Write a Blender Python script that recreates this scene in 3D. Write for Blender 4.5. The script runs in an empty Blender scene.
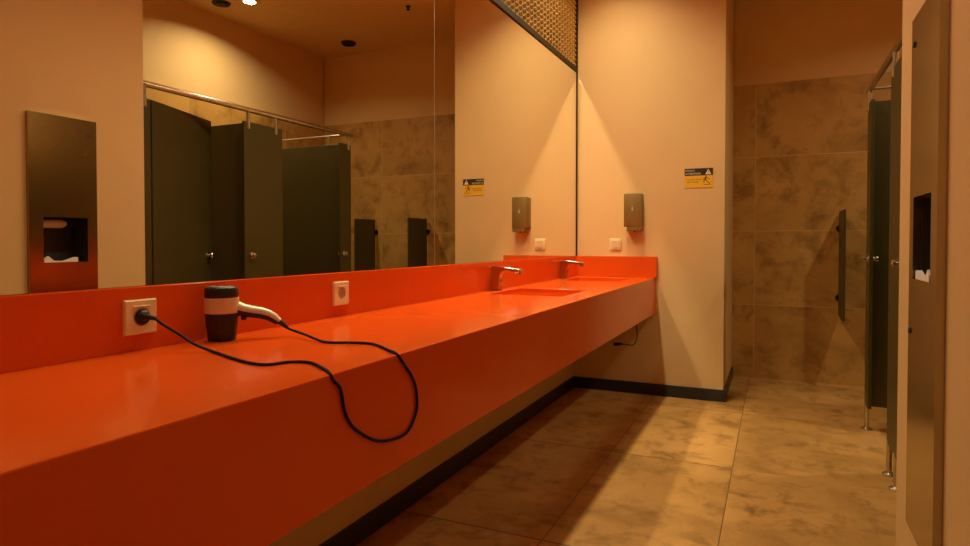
import bpy, bmesh, math, random
from mathutils import Vector, Matrix
S = bpy.context.scene
COL = S.collection
V = Vector
random.seed(4)

# ------------------------------------------------------------------ materials
def new_mat(name):
    m = bpy.data.materials.new(name); m.use_nodes = True
    nt = m.node_tree; nt.nodes.clear()
    out = nt.nodes.new('ShaderNodeOutputMaterial')
    b = nt.nodes.new('ShaderNodeBsdfPrincipled')
    nt.links.new(b.outputs[0], out.inputs[0])
    return m, nt, b

def noise(nt, vec, scale, detail=4, rough=.55, dist=0):
    n = nt.nodes.new('ShaderNodeTexNoise')
    n.inputs['Scale'].default_value = scale; n.inputs['Detail'].default_value = detail
    n.inputs['Roughness'].default_value = rough; n.inputs['Distortion'].default_value = dist
    nt.links.new(vec, n.inputs['Vector'])
    return n.outputs['Fac']

def ramp(nt, fac, stops):
    r = nt.nodes.new('ShaderNodeValToRGB')
    while len(r.color_ramp.elements) < len(stops): r.color_ramp.elements.new(.5)
    for e, (p, c) in zip(r.color_ramp.elements, stops):
        e.position = p; e.color = (*c, 1) if len(c) == 3 else c
    nt.links.new(fac, r.inputs[0])
    return r.outputs[0]

def mathn(nt, op, a, b=None):
    n = nt.nodes.new('ShaderNodeMath'); n.operation = op
    for i, v in enumerate((a, b)):
        if v is None: continue
        if isinstance(v, (int, float)): n.inputs[i].default_value = v
        else: nt.links.new(v, n.inputs[i])
    return n.outputs[0]

def mixc(nt, fac, a, b, mode='MIX'):
    n = nt.nodes.new('ShaderNodeMix'); n.data_type = 'RGBA'; n.blend_type = mode
    for s, v in ((n.inputs[0], fac), (n.inputs[6], a), (n.inputs[7], b)):
        if isinstance(v, (int, float)): s.default_value = v
        elif isinstance(v, tuple): s.default_value = (*v, 1)
        else: nt.links.new(v, s)
    return n.outputs[2]

def plain(name, col, rough=.5, metal=0., var=.05, scale=9, bump=0., bscale=60, spec=.5, coat=0.):
    m, nt, b = new_mat(name)
    pos = nt.nodes.new('ShaderNodeTexCoord').outputs['Object']
    f = noise(nt, pos, scale)
    lo = tuple(c*(1-var) for c in col); hi = tuple(min(1, c*(1+var)) for c in col)
    nt.links.new(ramp(nt, f, [(.3, lo), (.7, hi)]), b.inputs['Base Color'])
    b.inputs['Roughness'].default_value = rough; b.inputs['Metallic'].default_value = metal
    b.inputs['Specular IOR Level'].default_value = spec
    if coat: b.inputs['Coat Weight'].default_value = coat; b.inputs['Coat Roughness'].default_value = .08
    if bump:
        bn = nt.nodes.new('ShaderNodeBump'); bn.inputs['Strength'].default_value = bump
        bn.inputs['Distance'].default_value = .002
        nt.links.new(noise(nt, pos, bscale, 3), bn.inputs['Height'])
        nt.links.new(bn.outputs[0], b.inputs['Normal'])
    return m

def tile_mat(name, ax, off, size, light, dark, smudge, grout, gw, rough, seed, s1=1.6, s2=5., sm=(.60, .70), floor=False):
    """stone-look tiles; ax = the two world axes of the grid"""
    m, nt, b = new_mat(name)
    geo = nt.nodes.new('ShaderNodeNewGeometry')
    sep = nt.nodes.new('ShaderNodeSeparateXYZ'); nt.links.new(geo.outputs['Position'], sep.inputs[0])
    masks = []; ids = []
    for a, o, s in zip(ax, off, size):
        t = mathn(nt, 'DIVIDE', mathn(nt, 'SUBTRACT', sep.outputs[a], o), s)
        ids.append(mathn(nt, 'FLOOR', t))
        d = mathn(nt, 'ABSOLUTE', mathn(nt, 'SUBTRACT', mathn(nt, 'FRACT', mathn(nt, 'ADD', t, .5)), .5))
        masks.append(mathn(nt, 'LESS_THAN', d, gw/s/2))
    if floor:   # narrow tiles along the counter, wide ones (pale joints) in the aisle
        t = mathn(nt, 'ABSOLUTE', mathn(nt, 'SUBTRACT', sep.outputs[0], .597))
        masks[0] = mathn(nt, 'MAXIMUM', masks[0], mathn(nt, 'LESS_THAN', t, gw/2))
        masks[1] = mathn(nt, 'LESS_THAN', mathn(nt, 'ABSOLUTE', mathn(nt, 'SUBTRACT', mathn(nt, 'FRACT', mathn(nt, 'ADD', mathn(nt, 'DIVIDE', mathn(nt, 'SUBTRACT', sep.outputs[1], off[1]), size[1]), .5)), .5)), .0045)
        masks[1] = mathn(nt, 'MULTIPLY', masks[1], mathn(nt, 'LESS_THAN', sep.outputs[0], 1.18))
    g = mathn(nt, 'MAXIMUM', masks[0], masks[1])
    tid = mathn(nt, 'ADD', mathn(nt, 'MULTIPLY', ids[0], 7.31), mathn(nt, 'MULTIPLY', ids[1], 3.77))
    cmb = nt.nodes.new('ShaderNodeCombineXYZ')
    for i in range(3): nt.links.new(mathn(nt, 'ADD', mathn(nt, 'MULTIPLY', tid, 1.0+i*.37), seed), cmb.inputs[i])
    add = nt.nodes.new('ShaderNodeVectorMath'); add.operation = 'ADD'
    nt.links.new(geo.outputs['Position'], add.inputs[0]); nt.links.new(cmb.outputs[0], add.inputs[1])
    p = add.outputs[0]
    n1 = noise(nt, p, s1, 5, .6, .3); n2 = noise(nt, p, s2, 5, .68, .35); n3 = noise(nt, p, 2.6, 5, .62, .4)
    c = ramp(nt, n1, [(.32, dark), (.66, light)])
    c = mixc(nt, ramp(nt, n2, [(sm[0], (0, 0, 0)), (sm[1], (1, 1, 1))]), c, smudge)
    c = mixc(nt, mathn(nt, 'MULTIPLY', ramp(nt, n3, [(.52, (0, 0, 0)), (.70, (1, 1, 1))]), .5), c, smudge)
    c = mixc(nt, g, c, grout)
    nt.links.new(c, b.inputs['Base Color'])
    b.inputs['Specular IOR Level'].default_value = .35
    nt.links.new(ramp(nt, n2, [(.3, (rough-.06,)*3), (.7, (rough+.1,)*3)]), b.inputs['Roughness'])
    bn = nt.nodes.new('ShaderNodeBump'); bn.inputs['Strength'].default_value = .25; bn.inputs['Distance'].default_value = .002
    nt.links.new(mathn(nt, 'SUBTRACT', mathn(nt, 'MULTIPLY', n2, .3), g), bn.inputs['Height'])
    nt.links.new(bn.outputs[0], b.inputs['Normal'])
    return m

def emit(name, col, strength):
    m = bpy.data.materials.new(name); m.use_nodes = True; nt = m.node_tree; nt.nodes.clear()
    out = nt.nodes.new('ShaderNodeOutputMaterial'); e = nt.nodes.new('ShaderNodeEmission')
    e.inputs[0].default_value = (*col, 1); e.inputs[1].default_value = strength
    nt.links.new(e.outputs[0], out.inputs[0]); return m

PAINT = plain('wall_paint', (.74, .52, .235), .75, var=.03, scale=2.2, bump=.08, bscale=180)
CEILP = plain('ceiling_paint', (.74, .50, .20), .85, var=.03)
FLOOR = tile_mat('floor_tile', (0, 1), (1.18, 4.25), (1.17, 1.06), (.63, .365, .115), (.44, .25, .07), (.245, .13, .03), (.22, .125, .04), .005, .40, 3.1, 1.7, 6.5, (.50, .72), True)
WTILE = tile_mat('wall_tile', (0, 2), (1.2135, .0), (1.127, .583), (.64, .375, .10), (.48, .275, .066), (.28, .148, .03), (.64, .40, .15), .006, .5, 8.7, 1.6, 4.6, (.50, .70))
STILE = tile_mat('side_wall_tile', (1, 2), (.3, .0), (1.127, .583), (.64, .375, .10), (.48, .275, .066), (.28, .148, .03), (.64, .40, .15), .006, .5, 5.2, 1.6, 4.6, (.50, .70))
SKIRT = plain('black_skirting', (.022, .022, .024), .35, var=.1)
RED = plain('red_solid_surface', (.69, .096, .009), .16, var=.03, scale=3, spec=.25)
MIRROR = None
def mirror_mat():
    m, nt, b = new_mat('mirror_glass')
    b.inputs['Metallic'].default_value = 1; b.inputs['Roughness'].default_value = 0.0
    b.inputs['Base Color'].default_value = (.90, .885, .80, 1)
    return m
MIRROR = mirror_mat()
SEAM = plain('polished_glass_edge', (.42, .36, .25), .2, var=.02)
BRONZE = plain('bronze_metal', (.032, .02, .007), .6, .2, var=.1, spec=.2)
BRASS = plain('brass_mesh', (.80, .58, .24), .30, .9, var=.1)
PANEL = plain('dark_olive_laminate', (.060, .049, .010), .42, var=.06, scale=3)
PANELE = plain('laminate_face', (.115, .115, .07), .40, var=.05, scale=3)
STEEL = plain('brushed_steel', (.62, .60, .56), .27, 1., var=.08, scale=30)
PLATE = plain('satin_steel_panel', (.44, .36, .22), .20, 1., var=.05, scale=4)
BACK = plain('dark_brown_backing', (.055, .035, .015), .7)
DARKIN = plain('dark_recess', (.05, .047, .04), .5, .3)
CHROME = plain('chrome', (.50, .47, .42), .13, 1., var=.02)
WHITEP = plain('white_plastic', (.80, .68, .38), .32, var=.02)
GREYP = plain('grey_socket_well', (.42, .38, .32), .5)
BLACKP = plain('black_plastic', (.018, .016, .012), .38, var=.1, spec=.4)
SILVER = plain('champagne_silver_plastic', (.74, .64, .45), .3, .30, var=.03)
RUBBER = plain('black_rubber', (.012, .011, .009), .7, spec=.25)
SOAPM = plain('taupe_metal', (.24, .155, .042), .38, .25, var=.04)
PAPER = plain('white_paper', (.86, .84, .80), .85, var=.04, scale=20)
YELLOW = plain('sign_yellow', (.85, .50, .03), .5, var=.02)
SIGNK = plain('sign_black', (.03, .022, .015), .5)
SIGNW = plain('sign_cream', (.85, .76, .55), .5)
LAMPC = (1.0, .80, .50)
LAMP = emit('warm_lamp_glow', LAMPC, 7.)
WHITEM = plain('white_metal_ring', (.78, .74, .68), .4)
BLACKM = plain('black_vent', (.02, .018, .015), .55)

# ------------------------------------------------------------------ mesh helpers (bmesh in world coordinates)
def B(): return bmesh.new()

def box(bm, x0, x1, y0, y1, z0, z1, bev=0, seg=2, mi=0):
    n0 = set(bm.faces)
    r = bmesh.ops.create_cube(bm, size=1)
    for v in r['verts']:
        v.co = V(((x0+x1)/2+v.co.x*(x1-x0), (y0+y1)/2+v.co.y*(y1-y0), (z0+z1)/2+v.co.z*(z1-z0)))
    if bev:
        es = list({e for v in r['verts'] for e in v.link_edges})
        bmesh.ops.bevel(bm, geom=es, offset=bev, segments=seg, affect='EDGES', profile=.5)
    for f in bm.faces:
        if f not in n0: f.material_index = mi
    return bm

def frame_of(d):
    d = d.normalized()
    a = V((0, 0, 1)) if abs(d.z) < .9 else V((1, 0, 0))
    u = d.cross(a).normalized(); w = u.cross(d).normalized()
    return u, w

def loft(bm, rings, caps=True, closed=False):
    rows = [[bm.verts.new(p) for p in r] for r in rings]
    n = len(rows[0])
    pairs = list(zip(rows, rows[1:])) + ([(rows[-1], rows[0])] if closed else [])
    for a, b in pairs:
        for i in range(n):
            bm.faces.new((a[i], a[(i+1) % n], b[(i+1) % n], b[i]))
    if caps and not closed:
        bm.faces.new(rows[0][::-1]); bm.faces.new(rows[-1])
    return bm

def lathe(bm, c, axis, prof, seg=32):
    """prof: (radius, distance along axis)"""
    axis = V(axis).normalized(); u, w = frame_of(axis); c = V(c)
    rings = [[c+axis*h+(u*math.cos(2*math.pi*i/seg)+w*math.sin(2*math.pi*i/seg))*max(r, 1e-5) for i in range(seg)] for r, h in prof]
    return loft(bm, rings)

def cyl(bm, p, q, r, seg=20, r2=None):
    p, q = V(p), V(q); d = q-p
    return lathe(bm, p, d, [(r, 0), (r if r2 is None else r2, d.length)], seg)

def smooth_path(pts, n=8):
    P = [V(p) for p in pts]; out = []
    for i in range(len(P)-1):
        a = P[max(i-1, 0)]; b = P[i]; c = P[i+1]; d = P[min(i+2, len(P)-1)]
        for k in range(n):
            t = k/n
            out.append(.5*((2*b)+(c-a)*t+(2*a-5*b+4*c-d)*t*t+(3*b-a-3*c+d)*t**3))
    out.append(P[-1]); return out

def tube(bm, pts, r, seg=10, n=8, smooth=True):
    P = smooth_path(pts, n) if smooth else [V(p) for p in pts]
    rings = []; u = None
    for i, p in enumerate(P):
        d = (P[min(i+1, len(P)-1)]-P[max(i-1, 0)]).normalized()
        if u is None: u, w = frame_of(d)
        u = (u-d*u.dot(d)).normalized(); w = d.cross(u)
        rr = r(i/(len(P)-1)) if callable(r) else r
        rings.append([p+(u*math.cos(2*math.pi*k/seg)+w*math.sin(2*math.pi*k/seg))*rr for k in range(seg)])
    return loft(bm, rings)

def prism(bm, pts, d):
    """extrude polygon pts (3D) by vector d"""
    d = V(d); a = [V(p) for p in pts]
    return loft(bm, [a, [p+d for p in a]])

# ------------------------------------------------------------------ scene objects
def mesh_obj(name, bm, mats, parent=None, smooth=False, bevel=0, angle=35):
    bmesh.ops.recalc_face_normals(bm, faces=bm.faces)
    me = bpy.data.meshes.new(name)
    off = V((0, 0, 0))
    p = parent
    while p is not None: off += p.location; p = p.parent
    if parent is None:
        pass
    else:
        for v in bm.verts: v.co -= off
    bm.to_mesh(me); bm.free()
    if not isinstance(mats, (list, tuple)): mats = [mats]
    for m in mats: me.materials.append(m)
    if smooth:
        me.shade_smooth() if hasattr(me, 'shade_smooth') else None
        me.set_sharp_from_angle(angle=math.radians(angle))
    o = bpy.data.objects.new(name, me); COL.objects.link(o)
    if parent is not None: o.parent = parent
    if bevel:
        md = o.modifiers.new('bevel', 'BEVEL'); md.width = bevel; md.segments = 3; md.limit_method = 'ANGLE'
        md.angle_limit = math.radians(40)
    return o

def tag(o, label, cat, group=None):
    o['label'] = label; o['category'] = cat
    if group: o['group'] = group
    return o

def thing(name, loc, label, cat, group=None):
    o = bpy.data.objects.new(name, None); COL.objects.link(o); o.location = loc
    o.empty_display_size = .05
    return tag(o, label, cat, group)

def struct(name, bm, mats, **k):
    o = mesh_obj(name, bm, mats, **k); o['kind'] = 'structure'; return o

def copy_thing(root, delta, label):
    def rec(o, par):
        c = o.copy(); COL.objects.link(c)
        if par is not None: c.parent = par
        for ch in list(o.children): rec(ch, c)
        return c
    kids = list(root.children)
    r = root.copy(); COL.objects.link(r)
    for ch in kids: rec(ch, r)
    r.location = root.location+V(delta); r['label'] = label
    return r

CEIL = 3.04; XR = 1.697; YE = 4.5; YF = 5.40; XO = 3.07; XE = 1.05; YB = -2.2; YW = 2.25

# ------------------------------------------------------------------ the room
bm = B(); box(bm, -.2, XO+.2, YB-.2, YF+.2, -.15, 0); struct('floor', bm, FLOOR)
bm = B(); box(bm, -.2, XO+.2, YB-.2, YF+.2, CEIL, CEIL+.15); struct('ceiling', bm, CEILP)
bm = B(); box(bm, -.2, 0, YB-.2, YF+.2, 0, CEIL); struct('wall_left', bm, PAINT)
bm = B(); box(bm, 0, XE, YE, YF, 0, CEIL); struct('wall_end', bm, PAINT, bevel=.004)
bm = B(); box(bm, XE, XO+.2, YF, YF+.2, 0, 2.32, mi=0); box(bm, XE, XO+.2, YF+.012, YF+.2, 2.32, CEIL, mi=1)
struct('wall_far', bm, [WTILE, PAINT])
bm = B(); box(bm, XO, XO+.2, YW, YF, 0, 2.32, mi=0); box(bm, XO+.012, XO+.2, YW, YF, 2.32, CEIL, mi=1)
struct('wall_outer', bm, [STILE, PAINT])
NY0, NY1, NZ0, NZ1, ND = 1.733, 1.937, .984, 1.196, .10
bm = B()
def quad(*p): bm.faces.new([bm.verts.new(q) for q in p])
for (a, b, c, d) in ((YB, NY0, 0, CEIL), (NY1, YW, 0, CEIL), (NY0, NY1, 0, NZ0), (NY0, NY1, NZ1, CEIL)):
    quad((XR, a, c), (XR, a, d), (XR, b, d), (XR, b, c))
quad((XR+ND, NY0, NZ0), (XR+ND, NY0, NZ1), (XR+ND, NY1, NZ1), (XR+ND, NY1, NZ0))
quad((XR, NY0, NZ0), (XR, NY1, NZ0), (XR+ND, NY1, NZ0), (XR+ND, NY0, NZ0)); quad((XR, NY0, NZ1), (XR, NY1, NZ1), (XR+ND, NY1, NZ1), (XR+ND, NY0, NZ1))
quad((XR, NY0, NZ0), (XR, NY0, NZ1), (XR+ND, NY0, NZ1), (XR+ND, NY0, NZ0)); quad((XR, NY1, NZ0), (XR, NY1, NZ1), (XR+ND, NY1, NZ1), (XR+ND, NY1, NZ0))
X2 = XO+.2
quad((XR, YW, 0), (XR, YW, CEIL), (X2, YW, CEIL), (X2, YW, 0)); quad((XR, YB, 0), (XR, YB, CEIL), (X2, YB, CEIL), (X2, YB, 0)); quad((X2, YB, 0), (X2, YB, CEIL), (X2, YW, CEIL), (X2, YW, 0))
quad((XR, YB, 0), (X2, YB, 0), (X2, YW, 0), (XR, YW, 0)); quad((XR, YB, CEIL), (X2, YB, CEIL), (X2, YW, CEIL), (XR, YW, CEIL))
struct('wall_right', bm, PAINT)
bm = B(); box(bm, -.2, XO+.2, YB-.2, YB, 0, CEIL); struct('wall_rear', bm, PAINT)
bm = B(); box(bm, 0, .012, YB, YE, 0, .082); struct('baseboard_left', bm, SKIRT, bevel=.002)
bm = B(); box(bm, 0.012, XE+.012, YE-.012, YE, 0, .082); struct('baseboard_end', bm, SKIRT, bevel=.002)
bm = B(); box(bm, XE, XE+.012, YE, YF, 0, .082); struct('baseboard_return', bm, SKIRT, bevel=.002)

# ------------------------------------------------------------------ vanity counter
CT = .832; CB = .581; CX1 = .600; CY0 = -.9
van = thing('vanity_counter', (0.3, 1.8, CB), 'long glossy red wall-hung washbasin counter with two sunken basins', 'counter')
basins = [(.105, .475, 2.72, 3.16), (.105, .475, 3.87, 4.31)]
def slab(bm, xs, ys, z0, z1, holes):
    g = {}
    def vt(i, j, z):
        k = (i, j, z)
        if k not in g: g[k] = bm.verts.new((xs[i], ys[j], z))
        return g[k]
    nx, ny = len(xs)-1, len(ys)-1
    solid = lambda i, j: 0 <= i < nx and 0 <= j < ny and (i, j) not in holes
    for i in range(nx):
        for j in range(ny):
            if not solid(i, j): continue
            bm.faces.new((vt(i, j, z1), vt(i+1, j, z1), vt(i+1, j+1, z1), vt(i, j+1, z1)))
            bm.faces.new((vt(i, j+1, z0), vt(i+1, j+1, z0), vt(i+1, j, z0), vt(i, j, z0)))
            for (di, dj, a, b) in ((-1, 0, (i, j+1), (i, j)), (1, 0, (i+1, j), (i+1, j+1)), (0, -1, (i, j), (i+1, j)), (0, 1, (i+1, j+1), (i, j+1))):
                if not solid(i+di, j+dj):
                    bm.faces.new((vt(*a, z0), vt(*b, z0), vt(*b, z1), vt(*a, z1)))
xs = [.0015, .105, .475, CX1]; ys = [CY0, 2.72, 3.16, 3.87, 4.31, YE-.001]
bm = B(); slab(bm, xs, ys, CT-.022, CT, {(1, 1), (1, 3)})
ct = mesh_obj('countertop', bm, RED, van)
me = ct.data; at = me.attributes.new('bevel_weight_edge', 'FLOAT', 'EDGE')
for e in me.edges:
    ez = [me.vertices[v].co.z+CB for v in e.vertices]; ex = [me.vertices[v].co.x+.3 for v in e.vertices]
    hole = all(.1 < x < .5 for x in ex)
    if min(ez) > CT-.001 and (min(ex) > CX1-.001 or hole): at.data[e.index].value = 1.0
md = ct.modifiers.new('bevel', 'BEVEL'); md.width = .003; md.segments = 3; md.limit_method = 'WEIGHT'
bm = B(); box(bm, CX1-.022, CX1, CY0, YE-.001, CB, CT-.022); mesh_obj('apron', bm, RED, van)
bm = B(); box(bm, .0015, .032, CY0, YE-.001, CT, .978, .002); mesh_obj('backsplash', bm, RED, van)
bm = B(); box(bm, .032, .611, YE-.03, YE-.001, CT, .978, .002); mesh_obj('side_splash', bm, RED, van)
for (x0, x1, y0, y1) in basins:
    bm = B(); z0, z1 = CT-.125, CT-.022
    o4 = [(x0, y0), (x1, y0), (x1, y1), (x0, y1)]
    t = .012
    top_i = [bm.verts.new((x, y, z1)) for x, y in o4]
    i4 = [(x0+.02, y0+.02), (x1-.02, y0+.02), (x1-.02, y1-.02), (x0+.02, y1-.02)]
    bot_i = [bm.verts.new((x, y, z0+t)) for x, y in i4]
    e4 = [(x0-t, y0-t), (x1+t, y0-t), (x1+t, y1+t), (x0-t, y1+t)]
    top_o = [bm.verts.new((x, y, z1)) for x, y in e4]
    bot_o = [bm.verts.new((x, y, z0)) for x, y in e4]
    for k in range(4):
        l = (k+1) % 4
        bm.faces.new((top_i[k], top_i[l], bot_i[l], bot_i[k])); bm.faces.new((top_o[l], top_o[k], bot_o[k], bot_o[l]))
        bm.faces.new((top_i[l], top_i[k], top_o[k], top_o[l]))
    bm.faces.new(bot_i); bm.faces.new(bot_o[::-1])
    ba = mesh_obj('basin', bm, RED, van)
    bm = B(); c = ((x0+x1)/2, (y0+y1)/2)
    lathe(bm, (*c, z0+t+.0002), (0, 0, 1), [(.03, 0), (.03, .003), (.022, .004), (.02, .001), (.0001, .001)], 24)
    d = mesh_obj('drain', bm, CHROME, ba, smooth=True); d['label'] = 'chrome drain'

# ------------------------------------------------------------------ faucets
def faucet(y, label):
    x = .066
    f = thing('faucet', (x, y, CT), label, 'faucet', 'faucets on the red counter')
    prof = [(.040, .004), (.0405, .118), (.046, .124), (.085, .124), (.19, .114), (.200, .110), (.200, .098), (.192, .093), (.125, .101), (.104, .096), (.094, .082), (.090, .06), (.089, .004)]
    bm = B(); prism(bm, [(px, y-.018, CT+pz) for px, pz in prof], (0, .036, 0))
    mesh_obj('body', bm, CHROME, f, smooth=True, bevel=.0035, angle=30)
    bm = B(); box(bm, .034, .095, y-.024, y+.024, CT+.0003, CT+.0045, .0015); mesh_obj('base_ring', bm, CHROME, f, smooth=True)
    bm = B(); lathe(bm, (.186, y, CT+.094), (0, 0, -1), [(.0125, -.004), (.0135, 0), (.0135, .008), (.0115, .011), (.009, .009), (.0001, .009)], 24)
    mesh_obj('aerator', bm, CHROME, f, smooth=True)
    bm = B(); box(bm, .0885, .0915, y-.006, y+.006, CT+.045, CT+.06, .001); s = mesh_obj('sensor_window', bm, BLACKP, f); s['label'] = 'small dark sensor window'
    return f
faucet(2.93, 'chrome faucet at the first red basin, the one nearer the hair dryer')
faucet(4.07, 'chrome faucet at the last red basin, beside the end wall')

# ------------------------------------------------------------------ mirror and mesh screen above
MT = 2.317; YM = 4.472
mir = thing('wall_mirror', (0, 1.8, .979), 'large frameless mirror on the wall above the red counter', 'mirror')
ycuts = [-.62, .24, 2.371, YM]
for a, b in zip(ycuts, ycuts[1:]):
    bm = B(); box(bm, .002, .020, a+.002, b-.002, .979, MT)
    if b == YM:      # this pane stands a few millimetres prouder at the corner
        for v in bm.verts:
            if v.co.x > .01 and v.co.y > 3: v.co.x += .008
    mesh_obj('mirror_pane', bm, MIRROR, mir)
for yy in ycuts[1:3]:
    bm = B(); box(bm, .002, .0195, yy-.0019, yy+.0019, .979, MT); mesh_obj('seam', bm, SEAM, mir)['label'] = 'pale polished seam between panes'
bm = B(); box(bm, .001, .031, YM+.0005, YE-.001, .979, MT); mesh_obj('edge_trim', bm, BRONZE, mir)['label'] = 'dark bronze edge trim in the corner'

scr = thing('mesh_screen', (0, 2.4, MT), 'brass expanded-metal mesh screen above the mirror up to the ceiling', 'screen')
z0s = MT+.001; YS = .3
bm = B(); box(bm, .001, .032, YS, YM, z0s, z0s+.040, .003); mesh_obj('bottom_rail', bm, BRONZE, scr)
bm = B(); box(bm, .001, .032, YM+.0005, YE-.001, z0s, CEIL-.001); mesh_obj('end_rail', bm, BRONZE, scr)
bm = B(); box(bm, .001, .032, YS, YM, CEIL-.03, CEIL-.001, .003); mesh_obj('top_rail', bm, BRONZE, scr)
bm = B()
cw, ch, xm = .060, .034, .020
za, zb = z0s+.040, CEIL-.03
rows = int((zb-za)/(ch/2)); cols = int((YM-YS)/(cw/2))
def node(i, j): return V((xm+(.004 if j % 2 else -.004), min(YS+i*cw/2, YM), za+j*ch/2))
for j in range(rows):
    for i in range(cols):
        if (i+j) % 2: a, b = node(i, j+1), node(i+1, j)
        else: a, b = node(i, j), node(i+1, j+1)
        t = V((.0026, 0, .0042)); s = V((-.0010, 0, .0007))
        q = [a-t-s, a-t+s, a+t+s, a+t-s]; r = [b-t-s, b-t+s, b+t+s, b+t-s]
        qa = [bm.verts.new(p) for p in q]; ra = [bm.verts.new(p) for p in r]
        for k in range(4):
            l = (k+1) % 4; bm.faces.new((qa[k], qa[l], ra[l], ra[k]))
mesh_obj('mesh_sheet', bm, BRASS, scr)
bm = B(); box(bm, .0006, .004, YS, YM, z0s+.041, CEIL-.031); mesh_obj('backing', bm, BACK, scr)['label'] = 'dark backing behind the mesh'

# ------------------------------------------------------------------ wall sockets
def socket(y, z, label):
    s = thing('wall_socket', (.032, y, z), label, 'socket', 'wall sockets in the red backsplash')
    h = .0398; bm = B()
    # plate with a round hole: square ring lofted to the round well
    N = 48; outer = []; outer2 = []; inner = []
    for k in range(N):
        a = 2*math.pi*k/N; cx, sx = math.cos(a), math.sin(a); m = max(abs(cx), abs(sx))
        outer.append(V((.0322, y+h*cx/m, z+h*sx/m))); outer2.append(V((.0392, y+h*cx/m*.985, z+h*sx/m*.985)))
        inner.append(V((.041, y+.0205*cx, z+.0205*sx)))
    o3 = [V((.041, y+(p.y-y)*.94, z+(p.z-z)*.94)) for p in outer2]
    loft(bm, [outer, outer2, o3, inner, [p+V((-.003, 0, 0)) for p in inner]], caps=False)
    mesh_obj('plate', bm, WHITEP, s, smooth=True, angle=30)
    bm = B(); lathe(bm, (.0324, y, z), (1, 0, 0), [(.0204, .0056), (.0200, .0004), (.0001, .0004)], 32)
    w = mesh_obj('well', bm, GREYP, s, smooth=True); w['label'] = 'recessed round socket well'
    for dy in (-.0095, .0095):
        bm = B(); cyl(bm, (.0329, y+dy, z), (.0332, y+dy, z), .0026, 14); mesh_obj('pin_hole', bm, BLACKP, w)
    for dz in (-1, 1):
        bm = B(); box(bm, .0329, .0385, y-.003, y+.003, z+dz*.0185-.001, z+dz*.0185+.001); mesh_obj('earth_clip', bm, STEEL, w)
    bm = B(); box(bm, .0411, .044, y-.021, y+.021, z+.0225, z+.026, .001); mesh_obj('hinge_bar', bm, WHITEP, s)
    return s
socket(.970, .909, 'white wall socket with the black hair dryer plug in it')
socket(1.702, .908, 'empty white wall socket in the red backsplash right of the hair dryer')

# ------------------------------------------------------------------ hair dryer
dc = V((.0865, 1.157, CT)); dd = V((.67, .742, 0)); dn = V((0, 0, 1)); side = dd.cross(dn)
dry = thing('hair_dryer', dc, 'silver and black hair dryer standing nose down on the red counter', 'hair dryer')
bm = B(); lathe(bm, dc, (0, 0, 1), [(.029, .0005), (.0322, .0005), (.0338, .004), (.037, .035), (.0395, .0685), (.0395, .0695), (.03, .0695)], 48)
mesh_obj('nozzle', bm, BLACKP, dry, smooth=True)['label'] = 'black tapered front barrel'
bm = B(); lathe(bm, dc, (0, 0, 1), [(.03, .0697), (.0402, .0697), (.0412, .08), (.0415, .095), (.0412, .1085), (.03, .1085)], 48)
mesh_obj('housing', bm, SILVER, dry, smooth=True)['label'] = 'silver middle band'
bm = B(); lathe(bm, dc, (0, 0, 1), [(.03, .1087), (.0395, .1087), (.0405, .1105), (.0402, .128), (.0385, .1335), (.034, .1365), (.031, .1355), (.0305, .132), (.0001, .132)], 48)
cap = mesh_obj('rear_cap', bm, BLACKP, dry, smooth=True); cap['label'] = 'black air intake cap'
bm = B()
for r in (.008, .0155, .023):
    rings = []
    for k in range(32):
        a = 2*math.pi*k/32; e = V((math.cos(a), math.sin(a), 0)); c = dc+V((0, 0, .1345))+e*r
        rings.append([c+(e*math.cos(b)+V((0, 0, 1))*math.sin(b))*.0013 for b in [2*math.pi*q/6 for q in range(6)]])
    loft(bm, rings, closed=True)
for k in range(8):
    a = math.pi*k/4; e = V((math.cos(a), math.sin(a), 0)); cyl(bm, dc+V((0, 0, .1345))+e*.003, dc+V((0, 0, .1355))+e*.0315, .0013, 6)
mesh_obj('intake_grille', bm, GREYP, cap, smooth=True)['label'] = 'round intake grille'
hp = [(.020, .0850, .019, .0205), (.038, .0785, .017, .0185), (.052, .0735, .0155, .0165), (.070, .0695, .0145, .0155), (.092, .0655, .0145, .0150), (.110, .0595, .0135, .0140), (.125, .0505, .012, .0125), (.137, .0405, .0100, .0100)]
def handle_rings(lower, grow):
    P = [dc+dd*s+dn*h for s, h, w, t in hp]; rings = []
    for i, p in enumerate(P):
        d = (P[min(i+1, len(P)-1)]-P[max(i-1, 0)]).normalized(); up = side.cross(d).normalized()
        if up.z < 0: up = -up
        s, h, w, t = hp[i]; r = []
        for k in range(24):
            a = 2*math.pi*k/24; ca, sa = math.cos(a), math.sin(a)
            if lower: sa = min(sa, -.12)
            r.append(p+side*(w+grow)*ca+up*(t+grow)*sa)
        rings.append(r)
    return rings
bm = B(); loft(bm, handle_rings(False, 0)); hd = mesh_obj('handle', bm, SILVER, dry, smooth=True); hd['label'] = 'silver curved handle'
bm = B(); loft(bm, handle_rings(True, .0007)); mesh_obj('grip', bm, BLACKP, dry, smooth=True)['label'] = 'black underside of the handle'
bm = B()
for k in range(9):
    s = .056+k*.005
    (s0, h0, _, t0), (s1, h1, _, t1) = [(a, b) for a, b in zip(hp, hp[1:]) if a[0] <= s <= b[0]][0]
    h = h0+t0+(h1+t1-h0-t0)*(s-s0)/(s1-s0)
    for q in (-1, 0, 1):
        p = dc+dd*s+side*q*.004+dn*(h-.0006*abs(q)); lathe(bm, p, dn, [(.0012, -.001), (.0012, .0006), (.0001, .001)], 8)
mesh_obj('grip_dots', bm, SILVER, hd)
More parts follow.
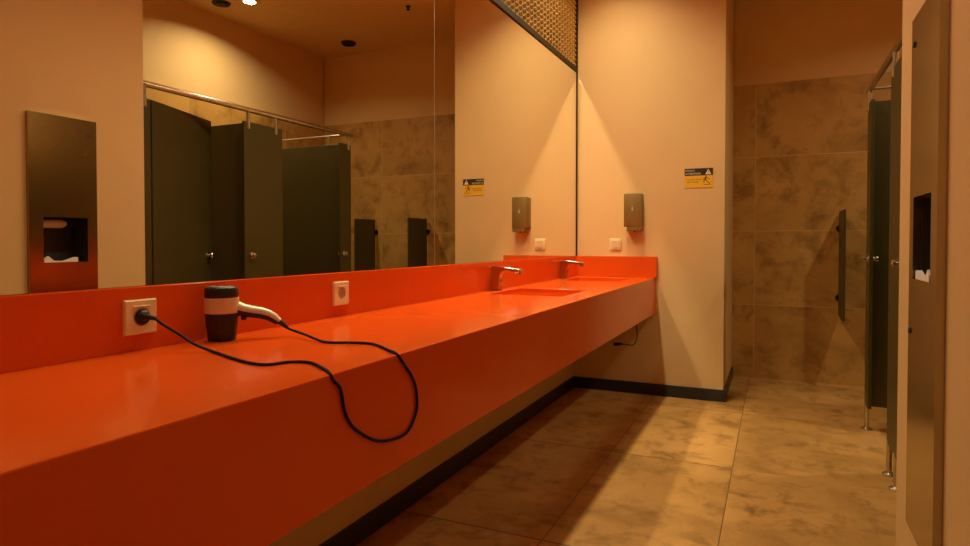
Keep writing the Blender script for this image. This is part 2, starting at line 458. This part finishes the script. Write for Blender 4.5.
bm = B(); p = dc+dd*.052+dn*.0535; cyl(bm, p+side*.006-dn*.004, p+side*.006+dn*.004, .005, 12); box(bm, p.x-.005, p.x+.005, p.y-.005, p.y+.005, p.z-.004, p.z+.003, .001)
mesh_obj('switch', bm, BLACKP, dry)['label'] = 'black slide switch under the handle'
e0 = dc+dd*.134+dn*.0430
bm = B(); tube(bm, [e0, e0+dd*.009-dn*.0065, e0+dd*.019-dn*.015, e0+dd*.026-dn*.021], lambda t: .0085-.0045*t, 16)
mesh_obj('cord_boot', bm, BLACKP, dry, smooth=True)
e1 = e0+dd*.026-dn*.021
cz = CT+.0035
cpts = [(.066, .9665, .9105), (.078, .972, .9085), (.10, .980, .893), (.13, .995, .872), (.165, 1.005, .851), (.20, 1.013, .8385), (.235, 1.006, cz), (.317, .973, cz), (.393, .949, cz), (.436, .951, cz), (.455, .990, cz), (.498, 1.003, cz), (.565, .965, cz), (.596, .943, .8335), (.6035, .945, .820), (.604, .965, .800), (.604, .977, .756),
        (.604, .994, .727), (.604, 1.021, .703), (.604, 1.082, .667), (.604, 1.148, .651), (.604, 1.206, .652), (.604, 1.244, .690), (.604, 1.243, .739), (.604, 1.221, .777), (.6045, 1.192, .805), (.6035, 1.175, .824), (.594, 1.170, .8355), (.570, 1.187, cz), (.481, 1.249, cz), (.423, 1.246, cz), (.369, 1.225, cz), (.330, 1.235, .8365)]
cpts = [V(p) for p in cpts]
cpts += [e1+(cpts[-1]-e1)*.55+V((0, 0, .0005)), e1+(cpts[-1]-e1)*.15+V((0, 0, -.001)), e1]
bm = B(); tube(bm, cpts, .0032, 10, 8); cord = mesh_obj('power_cord', bm, RUBBER, dry, smooth=True); cord['label'] = 'thin black cord looping over the counter edge'
bm = B()
lathe(bm, (.036, .973, .908), (1, 0, 0), [(.0175, 0), (.0178, .004), (.016, .010), (.011, .014), (.0001, .015)], 28)
tube(bm, [(.045, .970, .909), (.056, .965, .911), (.068, .967, .9105), (.082, .975, .907)], lambda t: .0105-.006*t, 14)
mesh_obj('plug', bm, BLACKP, cord, smooth=True)['label'] = 'round black plug'

# ------------------------------------------------------------------ soap dispenser, light switch, sign on the end wall
yw = YE
XS = .008
sd = thing('soap_dispenser', (.455, yw, 1.158), 'taupe metal soap dispenser on the end wall above the red counter', 'soap dispenser')
bm = B(); box(bm, XS+.385, XS+.503, yw-.095, yw-.001, 1.186, 1.418, .0025); mesh_obj('body', bm, SOAPM, sd, smooth=True)
bm = B(); box(bm, XS+.404, XS+.5025, yw-.092, yw-.001, 1.157, 1.1855, .003); mesh_obj('push_cover', bm, SOAPM, sd, smooth=True)
bm = B(); cyl(bm, (XS+.45, yw-.05, 1.150), (XS+.45, yw-.05, 1.158), .008, 16); mesh_obj('nozzle', bm, BLACKP, sd)
bm = B(); prism(bm, [(XS+.437, yw-.0955, 1.298), (XS+.452, yw-.0955, 1.298), (XS+.4465, yw-.0955, 1.330), (XS+.4425, yw-.0955, 1.330)], (0, .0012, 0))
mesh_obj('level_window', bm, GREYP, sd)['label'] = 'small pale level window'
bm = B(); box(bm, XS+.398, XS+.490, yw-.080, yw-.01, 1.4181, 1.4205, .001); mesh_obj('lid', bm, SOAPM, sd)

sw = thing('light_switch', (.316, yw, 1.064), 'white square light switch on the end wall left of the soap dispenser', 'light switch')
bm = B(); box(bm, .2745, .3575, yw-.010, yw-.0005, 1.0225, 1.1055, .003); mesh_obj('plate', bm, WHITEP, sw, smooth=True)
bm = B(); prism(bm, [(.2895, yw-.0102, 1.041), (.2895, yw-.0102, 1.091), (.2895, yw-.0165, 1.091), (.2895, yw-.0125, 1.041)], (.053, 0, 0)); mesh_obj('rocker', bm, WHITEP, sw, bevel=.001)
bm = B(); box(bm, .301, .331, yw-.0108, yw-.0101, 1.0285, 1.0335); mesh_obj('label_strip', bm, GREYP, sw)

sg = thing('warning_sign', (.882, yw, 1.452), 'small yellow and black slippery floor warning sign on the end wall', 'sign')
sx0, sx1, sz0, sz1, sm_ = .790, .974, 1.450, 1.582, 1.533
bm = B(); box(bm, sx0, sx1, yw-.0028, yw-.0006, sz0, sz1); mesh_obj('board', bm, YELLOW, sg)
bm = B(); box(bm, sx0, sx1, yw-.0034, yw-.0028, sm_, sz1); hb = mesh_obj('header_band', bm, SIGNK, sg); hb['label'] = 'dark band with the heading'
def text(s, x, z, h, width, mat, parent, name, y):
    cu = bpy.data.curves.new('t', 'FONT'); cu.body = s; cu.size = 1; cu.extrude = 0
    o = bpy.data.objects.new('t', cu); COL.objects.link(o)
    bpy.context.view_layer.update()
    me = bpy.data.meshes.new_from_object(o.evaluated_get(bpy.context.evaluated_depsgraph_get()))
    bpy.data.objects.remove(o); bpy.data.curves.remove(cu)
    xs_ = [v.co.x for v in me.vertices]; ys_ = [v.co.y for v in me.vertices]
    sx = width/(max(xs_)-min(xs_)); sy = h/(max(ys_)-min(ys_))
    bm = bmesh.new(); bm.from_mesh(me); bpy.data.meshes.remove(me)
    for v in bm.verts: v.co = V((x+(v.co.x-min(xs_))*sx, y, z+(v.co.y-min(ys_))*sy))
    r = bmesh.ops.extrude_face_region(bm, geom=bm.faces[:])
    for v in r['geom']:
        if isinstance(v, bmesh.types.BMVert): v.co.y += .0003
    return mesh_obj(name, bm, mat, parent)
text('DİKKAT', sx0+.006, 1.5620, .0145, .062, SIGNW, hb, 'heading_text', yw-.0038)
text('ATTENTION', sx0+.006, 1.5390, .0135, .098, SIGNW, hb, 'heading_text', yw-.0038)
bd = [o for o in sg.children if o.name.startswith('board')][0]
text('KAYGAN ZEMİN', sx0+.016, 1.502, .0105, .098, SIGNK, bd, 'notice_text', yw-.0032)
text('WET FLOOR', sx0+.016, 1.4845, .0095, .078, SIGNK, bd, 'notice_text', yw-.0032)
bm = B(); cx = .944; prism(bm, [(cx-.019, yw-.0037, 1.5385), (cx+.019, yw-.0037, 1.5385), (cx, yw-.0037, 1.5765)], (0, .0003, 0)); tr = mesh_obj('hazard_triangle', bm, SIGNW, hb)
bm = B(); prism(bm, [(cx-.0017, yw-.0040, 1.551), (cx+.0017, yw-.0040, 1.551), (cx+.0026, yw-.0040, 1.566), (cx-.0026, yw-.0040, 1.566)], (0, .0003, 0)); box(bm, cx-.0022, cx+.0022, yw-.0040, yw-.0037, 1.543, 1.5475)
mesh_obj('exclamation_mark', bm, SIGNK, hb)
bm = B()
def limb(a, b, w):
    a = V((a[0], yw-.0032, a[1])); b = V((b[0], yw-.0032, b[1])); d = (b-a).normalized(); n = V((d.z, 0, -d.x))*w/2
    prism(bm, [a-n, b-n*.8, b+n*.8, a+n], (0, .0003, 0))
lathe(bm, (.930, yw-.0032, 1.527), (0, 1, 0), [(.0045, 0), (.0045, .0003)], 16)
limb((.928, 1.521), (.926, 1.503), .009); limb((.929, 1.520), (.943, 1.511), .004); limb((.943, 1.511), (.955, 1.509), .0035)
limb((.927, 1.518), (.914, 1.513), .004); limb((.914, 1.513), (.916, 1.503), .0035)
limb((.926, 1.504), (.940, 1.490), .0055); limb((.940, 1.490), (.954, 1.476), .0045); limb((.925, 1.505), (.914, 1.494), .0055); limb((.914, 1.494), (.918, 1.483), .0045)
limb((.915, 1.470), (.962, 1.470), .003)
mesh_obj('slipping_figure', bm, SIGNK, sg)['label'] = 'black slipping figure'

# ------------------------------------------------------------------ recessed towel dispenser on the right wall
td = thing('towel_dispenser', (XR, 1.83, .33), 'tall steel paper towel dispenser and waste panel on the right wall', 'towel dispenser')
ty0, ty1, tz0, tz1, xf = 1.675, 1.983, .335, 1.660, 1.678
wy0, wy1, wz0, wz1 = NY0+.0015, NY1-.0015, NZ0+.0015, NZ1-.0015
bm = B()
def front(y0, y1, z0, z1): box(bm, xf, XR-.0005, y0, y1, z0, z1)
front(ty0, wy0, tz0, tz1); front(wy1, ty1, tz0, tz1); front(wy0, wy1, tz0, wz0); front(wy0, wy1, wz1, tz1)
bmesh.ops.remove_doubles(bm, verts=bm.verts, dist=1e-5)
mesh_obj('panel', bm, PLATE, td)
bm = B(); xb = XR+ND-.002; w_ = .0012
box(bm, xb-w_, xb, wy0, wy1, wz0, wz1); box(bm, XR, xb-w_, wy0, wy0+w_, wz0, wz1); box(bm, XR, xb-w_, wy1-w_, wy1, wz0, wz1)
box(bm, XR, xb-w_, wy0+w_, wy1-w_, wz0, wz0+w_); box(bm, XR, xb-w_, wy0+w_, wy1-w_, wz1-w_, wz1)
mesh_obj('compartment', bm, DARKIN, td)['label'] = 'dark towel compartment'
bm = B(); tube(bm, [(xf+.078, wy0+.004, 1.165), (xf+.076, wy0+.06, 1.165), (xf+.076, wy0+.11, 1.165), (xf+.08, wy0+.138, 1.167), (xf+.085, wy0+.150, 1.170)], lambda t: .020 if t < .6 else .020-.014*(t-.6)/.4, 16); mesh_obj('towel_roll', bm, PAPER, td, smooth=True)['label'] = 'cream towel roll at the top of the slot'
bm = B(); box(bm, xf+.06, xf+.1, wy1-.045, wy1-.003, 1.158, 1.185, .004); mesh_obj('roll_holder', bm, BLACKP, td)
bm = B()
pp = [(wy0+.002, wz0+.0015), (wy0+.002, wz0+.018), (wy0+.020, wz0+.030), (wy0+.044, wz0+.009), (wy0+.085, wz0+.007), (wy0+.140, wz0+.024), (wy0+.152, wz0+.022), (wy0+.152, wz0+.0015)]
prism(bm, [(xf-.002, y, z) for y, z in pp], (.012, 0, 0)); mesh_obj('paper_towel', bm, PAPER, td)['label'] = 'crumpled white paper towel'
for y, z in ((1.946, 1.59), (1.957, .848)):
    bm = B(); lathe(bm, (xf-.0003, y, z), (-1, 0, 0), [(.008, 0), (.008, .003), (.006, .004), (.0001, .004)], 20); mesh_obj('lock', bm, DARKIN, td, smooth=True)

# ------------------------------------------------------------------ toilet cubicles
XC = 1.845; TH = .018; ZT = 1.872; ZB = .145
cub = thing('toilet_cubicle', (XC, 3.2, 0), 'dark toilet cubicle row with two open doors and a steel head rail', 'toilet cubicle')
def panel(name, x0, x1, y0, y1, z0=ZB, z1=ZT, mat=PANEL, parent=cub):
    b_ = B(); box(b_, x0, x1, y0, y1, z0, z1, .0015, 1); return mesh_obj(name, b_, mat, parent)
pil = [(YW+.002, 2.396), (3.072, 3.424), (4.070, 4.210)]
pilobj = []
for a, b in pil: pilobj.append(panel('pilaster', XC-TH/2, XC+TH/2, a, b))
panel('partition', XC+TH/2+.001, XO-.002, 3.128, 3.146)
panel('partition', XC+TH/2+.001, XO-.002, 4.138, 4.156)
def door(hy, ang, w=.632):
    h = V((XC, hy, 0)); d = V((math.sin(ang), math.cos(ang), 0)); n = V((d.y, -d.x, 0))*TH/2
    p0 = h+d*.004; p1 = h+d*w; b_ = B()
    prism(b_, [p0-n+V((0, 0, ZB)), p1-n+V((0, 0, ZB)), p1+n+V((0, 0, ZB)), p0+n+V((0, 0, ZB))], (0, 0, ZT-ZB))
    D = mesh_obj('door', b_, PANEL, cub, bevel=.0015)
    k = h+d*(w-.055)+V((0, 0, .993)); b_ = B()
    for s in (1, -1): lathe(b_, k+n.normalized()*s*TH/2, n*s, [(.024, 0), (.024, .004), (.011, .006), (.011, .016), (.019, .024), (.020, .034), (.014, .040), (.0001, .041)], 24)
    mesh_obj('knob', b_, STEEL, D, smooth=True)
door(2.400, math.radians(19.5)); door(3.428, math.radians(88))
bm = B(); cyl(bm, (XC, YW+.002, 1.951), (XC, 4.240, 1.951), .016, 20); mesh_obj('head_rail', bm, STEEL, cub, smooth=True)
bm = B(); cyl(bm, (XC+.012, 4.150, 1.945), (XO-.002, 4.150, 1.945), .009, 16); lathe(bm, (XO-.008, 4.150, 1.945), (1, 0, 0), [(.022, 0), (.022, .006)], 20); mesh_obj('brace_rod', bm, STEEL, cub, smooth=True)
for y in (2.362, 3.115, 3.365, 4.182):
    bm = B(); cyl(bm, (XC, y, ZT-.045), (XC, y, 1.94), .0125, 16); lathe(bm, (XC, y, ZT-.046), (0, 0, 1), [(.016, 0), (.016, .05)], 16)
    mesh_obj('rail_bracket', bm, STEEL, cub, smooth=True)
bm = B(); cyl(bm, (2.01, 4.147, ZT-.03), (2.01, 4.147, 1.94), .0085, 14); mesh_obj('rail_bracket', bm, STEEL, cub, smooth=True)
for y in (2.35, 3.215, 3.405, 4.188):
    bm = B(); cyl(bm, (XC, y, .010), (XC, y, ZB+.02), .0125, 18)
    ft = mesh_obj('foot', bm, STEEL, cub, smooth=True)
    bm = B(); lathe(bm, (XC, y, .0005), (0, 0, 1), [(.030, 0), (.030, .005), (.020, .011), (.013, .014)], 28); mesh_obj('flange', bm, STEEL, ft, smooth=True)
for y, z in ((3.132, .99), (4.115, .985)):
    bm = B()
    for s in (1, -1): lathe(bm, (XC+s*TH/2, y, z), (s, 0, 0), [(.022, 0), (.022, .004), (.010, .006), (.010, .014), (.017, .020), (.017, .028), (.010, .032), (.0001, .033)], 22)
    mesh_obj('knob', bm, STEEL, pilobj[1] if y < 4 else pilobj[2], smooth=True)
bm = B(); box(bm, XC-.04, XC-TH/2-.001, YW+.001, YW+.03, 1.535, 1.57, .002); mesh_obj('wall_clip', bm, STEEL, cub)

# ------------------------------------------------------------------ urinal dividers on the far wall
def divider(x, label):
    t = thing('urinal_divider', (x, YF, .52), label, 'urinal divider', 'urinal dividers on the far wall')
    bm = B(); box(bm, x-.008, x+.008, 5.035, 5.372, .525, 1.308, .002); mesh_obj('panel', bm, PANEL, t)
    for z in (.66, 1.18):
        bm = B(); box(bm, x-.014, x+.014, 5.352, YF-.001, z-.02, z+.02, .003); lathe(bm, (x, YF-.006, z), (0, 1, 0), [(.026, 0), (.026, .005)], 20); mesh_obj('bracket', bm, BRONZE, t)
    return t
divider(1.80, 'dark urinal divider on the tiled far wall, clear of the cubicles')
divider(2.41, 'dark urinal divider on the far wall beside the last cubicle, seen in the mirror')

# ------------------------------------------------------------------ loose cable under the counter
lc = thing('loose_cable', (.47, 4.44, CB), 'loose black cable with a plug hanging under the red counter by the end wall', 'cable')
bm = B(); tube(bm, [(.455, 4.44, CT-.024), (.462, 4.442, .66), (.470, 4.444, .53), (.480, 4.446, .47), (.482, 4.446, .415), (.472, 4.446, .374), (.448, 4.445, .352), (.415, 4.444, .353), (.375, 4.443, .355)], .0035, 10); mesh_obj('lead', bm, RUBBER, lc, smooth=True)
bm = B(); tube(bm, [(.382, 4.443, .355), (.366, 4.443, .355), (.350, 4.443, .352), (.318, 4.443, .350)], lambda t: .005+.007*min(1, t*1.6), 14); mesh_obj('plug', bm, BLACKP, lc, smooth=True)

# ------------------------------------------------------------------ ceiling lamps and vents
def downlight(x, y, label, lit=True, r=.048):
    t = thing('downlight', (x, y, CEIL), label, 'ceiling light', 'lit downlights' if lit else 'unlit downlights')
    bm = B(); zc = CEIL-.0005
    lathe(bm, (x, y, zc), (0, 0, -1), [(r+.028, 0), (r+.028, .004), (r+.018, .024), (r+.004, .026), (r+.001, .020), (r+.001, 0)], 40)
    mesh_obj('ring', bm, WHITEM if lit else BLACKM, t, smooth=True)
    bm = B(); lathe(bm, (x, y, zc), (0, 0, -1), [(r, .0), (r, .004), (.0001, .0041)], 32)
    mesh_obj('diffuser', bm, LAMP if lit else BLACKM, t)
    return t
def lamp(name, x, y, z, shape, sx, sy, power, spread, parent):
    d = bpy.data.lights.new(name, 'AREA'); d.shape = shape; d.size = sx; d.size_y = sy; d.energy = power; d.color = LAMPC
    d.spread = math.radians(spread); o = bpy.data.objects.new(name, d); COL.objects.link(o); o.parent = parent
    o.location = V((x, y, z))-parent.location; return o
def stretched_light(x, y, L, W, power, label):  # counter lamps stretched into strips so their mirrored light renders without noise
    t = thing('stretched_downlight', (x, y, CEIL), label, 'ceiling light', 'stretched downlights over the counter')
    bm = B(); zc = CEIL-.0005
    for (a, b, c, d) in ((x-W/2-.015, x-W/2, y-L/2-.015, y+L/2+.015), (x+W/2, x+W/2+.015, y-L/2-.015, y+L/2+.015), (x-W/2, x+W/2, y-L/2-.015, y-L/2), (x-W/2, x+W/2, y+L/2, y+L/2+.015)):
        box(bm, a, b, c, d, zc-.012, zc)
    mesh_obj('frame', bm, WHITEM, t)
    bm = B(); box(bm, x-W/2+.0005, x+W/2-.0005, y-L/2+.0005, y+L/2-.0005, zc-.004, zc-.001); mesh_obj('diffuser', bm, LAMP, t)
    lamp('lamp', x, y, zc-.0125, 'RECTANGLE', W-.006, L-.006, power, SPREAD_A, t)
SPREAD_A = 132
for y, PA, l in ((3.72, 14., 'warm downlight over the counter nearest the end wall, stretched into a strip'), (2.62, 12., 'warm downlight over the middle of the counter, stretched into a strip'), (1.52, 4.6, 'warm downlight over the counter nearest the camera, stretched into a strip')):
    stretched_light(.385, y, .90, .085, PA, l)
for y, PB, l in ((3.83, 14., 'lit warm downlight above the cubicles beside a dark round vent'), (2.58, 2.5, 'lit warm downlight above the first cubicle')):
    t = downlight(2.54, y, l)
    lamp('lamp', 2.54, y, CEIL-.0275, 'DISK', .09, .09, PB, 150, t)
t = downlight(1.15, -1.0, 'added fill downlight behind the camera, near the rear wall'); lamp('lamp', 1.15, -1.0, CEIL-.0275, 'DISK', .09, .09, 5., 150, t)  # added unseen fill lamp, brightens the apron and the floor under the counter
downlight(2.50, 5.07, 'unlit dark downlight near the far wall', lit=False, r=.045)
v = thing('ceiling_vent', (2.82, 3.80, CEIL), 'dark round ceiling vent beside the lit downlight above the cubicles', 'vent')
bm = B(); lathe(bm, (2.82, 3.80, CEIL-.0005), (0, 0, -1), [(.072, 0), (.072, .006), (.062, .014), (.057, .006), (.0001, .006)], 36); mesh_obj('rim', bm, BLACKM, v, smooth=True)
bm = B(); lathe(bm, (2.82, 3.80, CEIL-.0075), (0, 0, -1), [(.045, 0), (.045, .01), (.03, .016), (.0001, .017)], 30); mesh_obj('valve_disc', bm, BLACKM, v, smooth=True)
sp = thing('sprinkler', (1.465, 4.50, CEIL), 'tiny dark sprinkler head on the ceiling beside the end wall corner', 'sprinkler')
bm = B(); lathe(bm, (1.465, 4.5, CEIL-.0005), (0, 0, -1), [(.022, 0), (.022, .004), (.010, .006), (.010, .022), (.0001, .022)], 20); mesh_obj('rose', bm, BLACKM, sp)
bm = B(); lathe(bm, (1.465, 4.5, CEIL-.030), (0, 0, -1), [(.004, -.008), (.018, 0), (.018, .002), (.0001, .003)], 20); mesh_obj('deflector', bm, BLACKM, sp)

# ------------------------------------------------------------------ world and camera
w = bpy.data.worlds.new('world'); S.world = w; w.use_nodes = True
w.node_tree.nodes['Background'].inputs[0].default_value = (1, .5, .15, 1)
w.node_tree.nodes['Background'].inputs[1].default_value = 0.0

F = 627.; pitch = math.radians(1.15); yaw = math.radians(24.7418)
cd = bpy.data.cameras.new('camera'); cam = bpy.data.objects.new('camera', cd); COL.objects.link(cam)
cd.sensor_fit = 'HORIZONTAL'; cd.sensor_width = 36; cd.lens = F/970*36; cd.clip_start = .02
cd.shift_y = -(273-254.586)/970
fw = V((-math.sin(yaw)*math.cos(pitch), math.cos(yaw)*math.cos(pitch), -math.sin(pitch))); rt = V((math.cos(yaw), math.sin(yaw), 0)); up = rt.cross(fw)
M = Matrix((rt, up, -fw)).transposed().to_4x4(); M.translation = V((1.3518, 0, 1.08)); cam.matrix_world = M
S.camera = cam
S.view_settings.view_transform = 'Standard'; S.view_settings.look = 'None'
S.view_settings.gamma = 1; S.view_settings.use_curve_mapping = False; S.view_settings.exposure = 0.07
cy = S.cycles
cy.max_bounces = 10; cy.diffuse_bounces = 6; cy.glossy_bounces = 6
cy.caustics_reflective = True; cy.blur_glossy = 0; cy.sample_clamp_indirect = 0; cy.sample_clamp_direct = 0
cy.use_denoising = True
try: cy.denoiser = 'OPENIMAGEDENOISE'; cy.denoising_input_passes = 'RGB_ALBEDO_NORMAL'
except Exception: pass
cy.use_guiding = True; cy.use_surface_guiding = True; cy.use_volume_guiding = False
